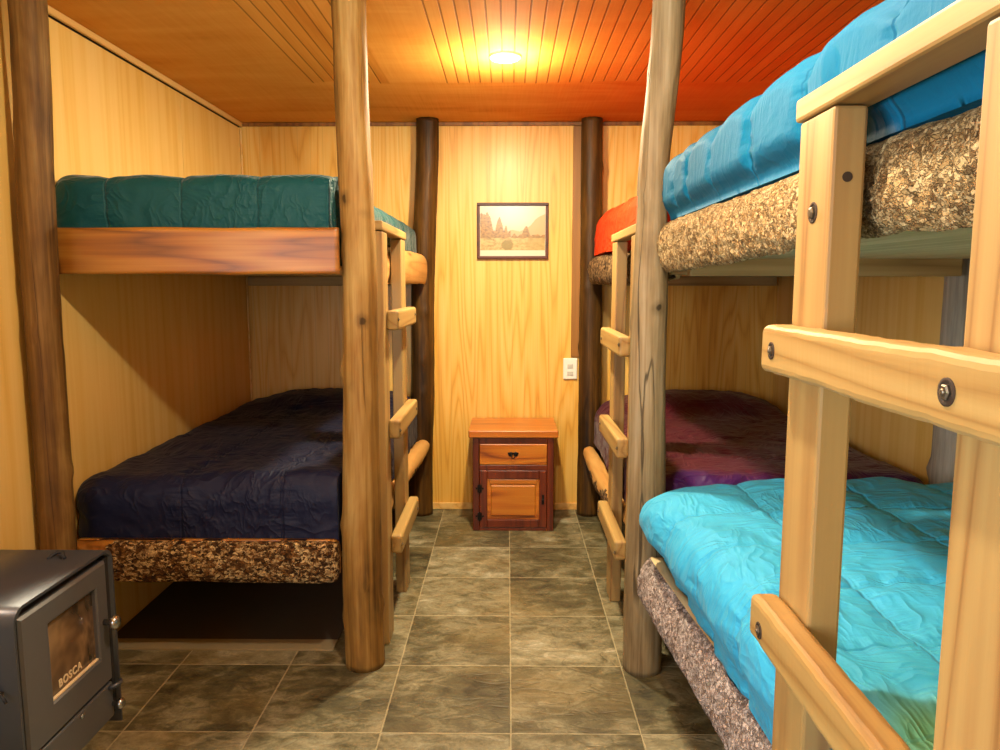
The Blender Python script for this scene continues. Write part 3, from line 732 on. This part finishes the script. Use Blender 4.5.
m.box(d0+.062, d1-.062, ny0-.001, ny0+.010, e0+.066, e1-.085, .006); m.box(d0+.056, d1-.056, ny0-.0, ny0+.010, e1-.078, e1-.052, .003)
tag(m.build('door_panel', M['ns_amber'], do), 'raised amber panel')
for hz in (.085, .245):
    m = MB(); m.box(d0-.012, d0+.012, ny0-.008, ny0-.003, hz-.022, hz+.022, .0015); m.box(d0-.004, d0+.004, ny0-.011, ny0-.007, hz-.026, hz+.026, .0015)
    m.lathe([(.006, 0), (.004, .003)], (d0-.018, ny0-.003, hz), (0, -1, 0), 10); m.lathe([(.006, 0), (.004, .003)], (d0+.018, ny0-.004, hz), (0, -1, 0), 10)
    tag(m.build('hinge', M['iron'], do), 'black iron hinge')
m = MB(); m.box(d1-.028, d1-.014, ny0-.007, ny0-.004, .155, .21, .0015); m.tube([(d1-.021, ny0-.007, .196), (d1-.021, ny0-.014, .186), (d1-.021, ny0-.014, .172), (d1-.021, ny0-.007, .164)], .003)
tag(m.build('latch', M['iron'], do), 'black iron latch')

# ------------------------------------------------------------------ framed landscape print
px0, px1, pz0, pz1, py = -.183, .237, 1.527, 1.853, YF
pc = thing('framed_picture', (.027, YF-.001, 1.69), 'dark framed hazy landscape print hanging on the far wall above the nightstand', 'picture')
fw_ = .017
m = MB()
m.box(px0, px1, py-.022, py-.001, pz1-fw_, pz1, .003); m.box(px0, px1, py-.022, py-.001, pz0, pz0+fw_, .003)
m.box(px0, px0+fw_, py-.022, py-.001, pz0+fw_, pz1-fw_, .003); m.box(px1-fw_, px1, py-.022, py-.001, pz0+fw_, pz1-fw_, .003)
m.build('frame', M['frame'], pc)
def print_col(u, v):
    """u 0..1 left-right, v 0..1 bottom-top"""
    if v < .125 or u < .012 or u > .988 or v > .988: return lin(246, 232, 210)
    sky = Vector(lin(232, 214, 190)); haze = Vector(lin(206, 176, 128)); tr = Vector(lin(196, 146, 70)); td = Vector(lin(112, 80, 28)); gr = Vector(lin(222, 190, 118)); gd = Vector(lin(140, 118, 46))
    c = sky+(haze-sky)*sstep(.75, .35, v)*.5
    c = c+(Vector(lin(250, 236, 214))-c)*.5*sstep(.35, .8, v)*sstep(.15, .5, u)*sstep(.95, .6, u)
    hill = .50+.33*math.exp(-((u-.98)/.2)**2)+.05*nz(u*9, 2)      # hazy hill at the right
    if v < hill: c = haze.lerp(Vector(lin(206, 180, 120)), .5+.5*nz(u*18, v*18, 5))
    tl = max(.84*math.exp(-((u-.08)/.15)**4), .76*math.exp(-((u-.30)/.10)**2), .6*math.exp(-((u-.40)/.06)**2), .5)+.07*nz(u*22, 1.)+.05*nz(u*60, 3.)
    if u < .47 and v < tl: c = tr.lerp(td, max(0, min(1, .45+.9*nz(u*26, v*30, 2)+.5*nz(u*60, v*60, 4))))
    ml = .42+.17*math.exp(-((u-.70)/.045)**2)+.05*nz(u*20, 9)
    if v < ml: c = Vector(lin(176, 134, 64)).lerp(td, max(0, min(1, .35+.9*nz(u*24, v*30, 8))))
    if v < .36+.03*nz(u*12, 4): c = gr.lerp(gd, max(0, min(1, .3+.9*nz(u*16, v*22, 6)+.4*nz(u*50, v*50, 1))))
    if u > .72 and v < .36: c = c.lerp(Vector(lin(186, 160, 88)), .6)
    db = ((u-.42)/.09)**2+((v-.22)/.10)**2
    if db < 1+.3*nz(u*40, v*40): c = gd.lerp(Vector(lin(160, 140, 60)), .5+.5*nz(u*40, v*40))
    return tuple(c)
def print_mat():
    n = NT('printed_paper'); a = n.t.nodes.new('ShaderNodeVertexColor'); a.layer_name = 'ink'
    f = n.noise(n.coord(), 300., 2, .6)
    n.set(Base_Color=n.mix(n.math('MULTIPLY', f, .1), a.outputs[0], (.8, .7, .5)), Roughness=.25); return n.m
b = bmesh.new(); NU, NV = 150, 112; lay = b.verts.layers.float_color.new('ink'); g = []
for j in range(NV+1):
    row = []
    for i in range(NU+1):
        u, v = i/NU, j/NV; vv = b.verts.new((px0+fw_-.002+u*(px1-px0-2*fw_+.004)-.027, -.010, pz0+fw_-.002+v*(pz1-pz0-2*fw_+.004)-1.69)); vv[lay] = (*[k*.72 for k in print_col(u, v)], 1); row.append(vv)
    g.append(row)
for j in range(NV):
    for i in range(NU): b.faces.new((g[j][i], g[j][i+1], g[j+1][i+1], g[j+1][i]))
r = bmesh.ops.extrude_face_region(b, geom=list(b.faces)[:]); 
bmesh.ops.translate(b, verts=[e for e in r['geom'] if isinstance(e, bmesh.types.BMVert)], vec=(0, .006, 0))
bmesh.ops.recalc_face_normals(b, faces=b.faces)
me = bpy.data.meshes.new('print'); b.to_mesh(me); b.free(); me.materials.append(print_mat())
o = bpy.data.objects.new('landscape_print', me); COL.objects.link(o); o.parent = pc

# ------------------------------------------------------------------ socket plate
sk = thing('wall_switch', (.375, YF-.001, .874), 'white two-gang switch plate on the far wall beside the dark post', 'switch')
m = MB(); m.box(.333, .417, YF-.014, YF-.001, .810, .938, .006, seg=3); m.build('plate', M['white'], sk)
for z_ in (.846, .890):
    m = MB(); m.box(.358, .392, YF-.018, YF-.013, z_-.012, z_+.012, .002); m.build('rocker', M['cream'], sk)

# ------------------------------------------------------------------ ceiling light
cl = thing('ceiling_light', (-.013, 3.21, H), 'small round lit ceiling lamp in the boarded ceiling', 'lamp')
m = MB(); m.lathe([(.0645, .0), (.0645, -.006), (.056, -.012), (.050, -.010), (.050, -.001)], (-.013, 3.21, H-.0005), (0, 0, 1), 40); m.build('rim', M['white'], cl)
m = MB(); m.lathe([(.0495, -.003), (.042, -.0075), (.025, -.0105), (.004, -.0115)], (-.013, 3.21, H), (0, 0, 1), 40); m.build('lens', M['lamp'], cl)

# ------------------------------------------------------------------ wood stove
SX, SY0, SY1, ST = -1.062, 1.495, 1.895, .690
sx0 = -1.47
st = thing('wood_stove', (-1.26, 1.715, 0), 'small black steel wood stove with a glass door at the left edge', 'stove')
# wrap-over outer shell: an inverted U with rounded shoulders, sheet thickness 6 mm
def shell():
    b = bmesh.new(); r = .035; prof = [(SY0, .20)]
    for k in range(9): a = math.pi-k*math.pi/2/8; prof.append((SY0+r+r*math.cos(a), ST-r+r*math.sin(a)))
    for k in range(9): a = math.pi/2-k*math.pi/2/8; prof.append((SY1-r+r*math.cos(a), ST-r+r*math.sin(a)))
    prof.append((SY1, .20)); t = .007; inner = [(y+(t if y < (SY0+SY1)/2 else -t) if z < ST-.001 else y, z-(t if z > ST-.02 else 0)) for y, z in prof]
    rows = [[b.verts.new((x, y, z)) for y, z in pr] for x in (sx0, SX+.012) for pr in (prof, inner)]
    n = len(prof)
    for i in range(n-1):
        b.faces.new((rows[0][i], rows[0][i+1], rows[2][i+1], rows[2][i])).smooth = True
        b.faces.new((rows[1][i], rows[3][i], rows[3][i+1], rows[1][i+1])).smooth = True
        b.faces.new((rows[0][i], rows[1][i], rows[1][i+1], rows[0][i+1])); b.faces.new((rows[2][i], rows[2][i+1], rows[3][i+1], rows[3][i]))
    for k in (0, n-1): b.faces.new((rows[0][k], rows[2][k], rows[3][k], rows[1][k]))
    return b
MB().add(shell(), 0).build('outer_shell', M['stove'], st)
m = MB(); m.box(sx0+.004, SX-.022, SY0+.009, SY1-.009, .21, ST-.010, .003); m.build('firebox', M['stove_gap'], st)
DY0, DY1, DZ0, DZ1 = SY0+.022, SY1-.030, .335, .662
gy0, gy1, gz0, gz1 = 1.615, 1.812, .415, .606
def plate_ring(x0, x1, ya, yb, za, zb_, iy0, iy1, iz0, iz1, bev=.006):
    b = bmesh.new(); L = []
    for x, g in ((x0, 0), (x1-bev, 0), (x1, bev)):
        L.append([b.verts.new((x, y, z)) for y, z in ((ya+g, za+g), (yb-g, za+g), (yb-g, zb_-g), (ya+g, zb_-g))])
    for x, g in ((x1, .004), (x1-.004, 0), (x0, 0)):
        L.append([b.verts.new((x, y, z)) for y, z in ((iy0-g, iz0-g), (iy1+g, iz0-g), (iy1+g, iz1+g), (iy0-g, iz1+g))])
    L.append(L[0])
    for p, q in zip(L, L[1:]):
        for k in range(4): b.faces.new((p[k], p[(k+1) % 4], q[(k+1) % 4], q[k]))
    return b
m = MB(); m.add(plate_ring(SX-.018, SX+.010, DY0, DY1, DZ0, DZ1, gy0, gy1, gz0, gz1))
dd = m.build('door', M['stove_door'], st)
m = MB(); m.box(SX-.010, SX-.002, gy0-.002, gy1+.002, gz0-.002, gz1+.002, .001); tag(m.build('glass', M['stove_glass'], dd), 'soot-stained glass pane')
m = MB(); m.box(SX-.001, SX+.006, gy0+.001, gy1-.001, gz0+.0005, gz0+.006, .001); m.build('glass_bead', M['letter'], dd)
# BOSCA lettering printed on the glass
cu = bpy.data.curves.new('txt', 'FONT'); cu.body = 'BOSCA'; cu.size = .027; cu.extrude = .0006; cu.align_x = 'CENTER'; cu.space_character = 1.15; cu.offset = .0007
to = bpy.data.objects.new('txt', cu); COL.objects.link(to); dg = bpy.context.evaluated_depsgraph_get()
tm = bpy.data.meshes.new_from_object(to.evaluated_get(dg)); bpy.data.objects.remove(to)
tm.transform(Matrix(((0, 0, 1, 0), (1, 0, 0, 0), (0, 1, 0, 0), (0, 0, 0, 1))))
tm.transform(Matrix.Translation(Vector((SX-.0012, 1.700, gz0+.014))-world_loc(dd))); tm.materials.clear(); tm.materials.append(M['letter'])
o = bpy.data.objects.new('lettering', tm); COL.objects.link(o); o.parent = dd
m = MB(); m.lathe([(.008, 0), (.008, .018), (.017, .022), (.019, .030), (.014, .038), (.004, .040)], (SX+.010, DY1-.026, .505), (1, 0, 0), 20)
tag(m.build('door_knob', M['chrome'], dd), 'round steel door knob')
m = MB(); m.box(SX-.016, SX+.004, DY1+.004, SY1-.008, .235, DZ1+.004, .003); m.build('door_jamb', M['stove_gap'], st)
# ash drawer below the door
m = MB(); m.box(SX-.018, SX+.008, DY0, DY1, .232, DZ0-.006, .005); ad = m.build('ash_drawer', M['stove_door'], st)
m = MB(); m.tube([(SX+.006, DY1-.02, .318), (SX+.022, DY1-.012, .322), (SX+.026, DY1+.006, .322), (SX+.018, DY1+.018, .320)], .006); m.build('drawer_handle', M['stove'], ad)
m = MB(); m.lathe([(.007, 0), (.007, .014), (.014, .017), (.015, .024), (.010, .029)], (SX+.008, DY1-.006, .268), (1, 0, 0), 18); tag(m.build('latch_knob', M['chrome'], ad), 'small steel latch knob')
m = MB(); m.lathe([(.006, 0), (.006, .004), (.003, .005)], (SX+.008, DY0+.20, .318), (1, 0, 0), 14); m.build('drawer_rivet', M['chrome'], ad)
# pedestal: two side plates and a back, open at the front for logs
m = MB(); m.box(sx0+.02, SX-.02, SY0+.02, SY1-.02, .205, .228, .003)
for ya in (SY0+.03, SY1-.16): m.box(sx0+.03, SX-.025, ya, ya+.012, .016, .206, .003)
m.box(sx0+.03, sx0+.045, SY0+.042, SY1-.16, .016, .206, .002)
m.box(sx0+.0, SX-.0, SY0+.01, SY1-.06, .0, .016, .003); m.build('pedestal', M['stove'], st)
m = MB(); m.tube([(-1.118, 1.80, ST+.001), (-1.122, 1.80, ST+.008), (-1.132, 1.815, ST+.012), (-1.150, 1.822, ST+.010), (-1.160, 1.812, ST+.004), (-1.162, 1.800, ST-.002)], .0045); m.build('damper_hook', M['stove_gap'], st)
m = MB(); m.box(SX-.030, SX-.022, SY0-.004, SY0-.0005, .50, .512, .001); m.tube([(-1.085, SY0-.001, .508), (-1.085, SY0-.012, .512), (-1.072, SY0-.018, .506), (-1.066, SY0-.018, .494)], .0035); m.build('side_hook', M['stove_gap'], st)

# ------------------------------------------------------------------ lights
def light(name, kind, loc, energy, col, **k):
    l = bpy.data.lights.new(name, kind); l.energy = energy; l.color = col
    for a, v in k.items(): setattr(l, a, v)
    o = bpy.data.objects.new(name, l); COL.objects.link(o); o.location = loc; return o
light('lamp_far', 'AREA', (-.013, 3.21, H-.016), 40, (1., .85, .56), shape='DISK', size=.09)
light('lamp_far_glow', 'POINT', (-.013, 3.21, H-.12), 18, (1., .85, .56), shadow_soft_size=.04)
light('lamp_near', 'POINT', (.0, 1.34, H-.10), 62, (1., .92, .74), shadow_soft_size=.035)
wl = light('unseen_window_daylight', 'AREA', (XL-.02, (WY0+WY1)/2, 1.40), 52, (.86, .94, 1.), shape='RECTANGLE', size=1.2, size_y=1.3)  # area light supplying daylight at the unseen left window
wl.rotation_euler = (0, R(-90), 0)
wl = light('stove_side_fill', 'AREA', (-1.0, YN-.02, 1.40), 15, (.62, .80, 1.), shape='RECTANGLE', size=.6, size_y=1.1)  # added fill that lights the stove side blue
wl.rotation_euler = (R(90), 0, 0)
W = bpy.data.worlds.new('sky'); S.world = W; W.use_nodes = True
bg = W.node_tree.nodes['Background']; bg.inputs[0].default_value = (.65, .8, 1, 1); bg.inputs[1].default_value = .3

# ------------------------------------------------------------------ camera
f_px, yh, vx = 745., 284., 508.
th = math.atan((375-yh)/f_px); yaw = math.atan((vx-500)/f_px*math.cos(th))
cam = bpy.data.cameras.new('camera'); cam.sensor_fit = 'HORIZONTAL'; cam.sensor_width = 36.; cam.lens = 36*f_px/1000; cam.clip_start = .02
co = bpy.data.objects.new('camera', cam); COL.objects.link(co); co.location = (0, 0, 1.38)
co.rotation_euler = (math.pi/2-th, 0, yaw)
S.camera = co
S.view_settings.view_transform = 'Standard'; S.view_settings.look = 'None'; S.view_settings.gamma = 1; S.view_settings.use_curve_mapping = False
S.view_settings.exposure = .38
S.cycles.use_denoising = True
S.cycles.max_bounces = 8; S.cycles.diffuse_bounces = 3
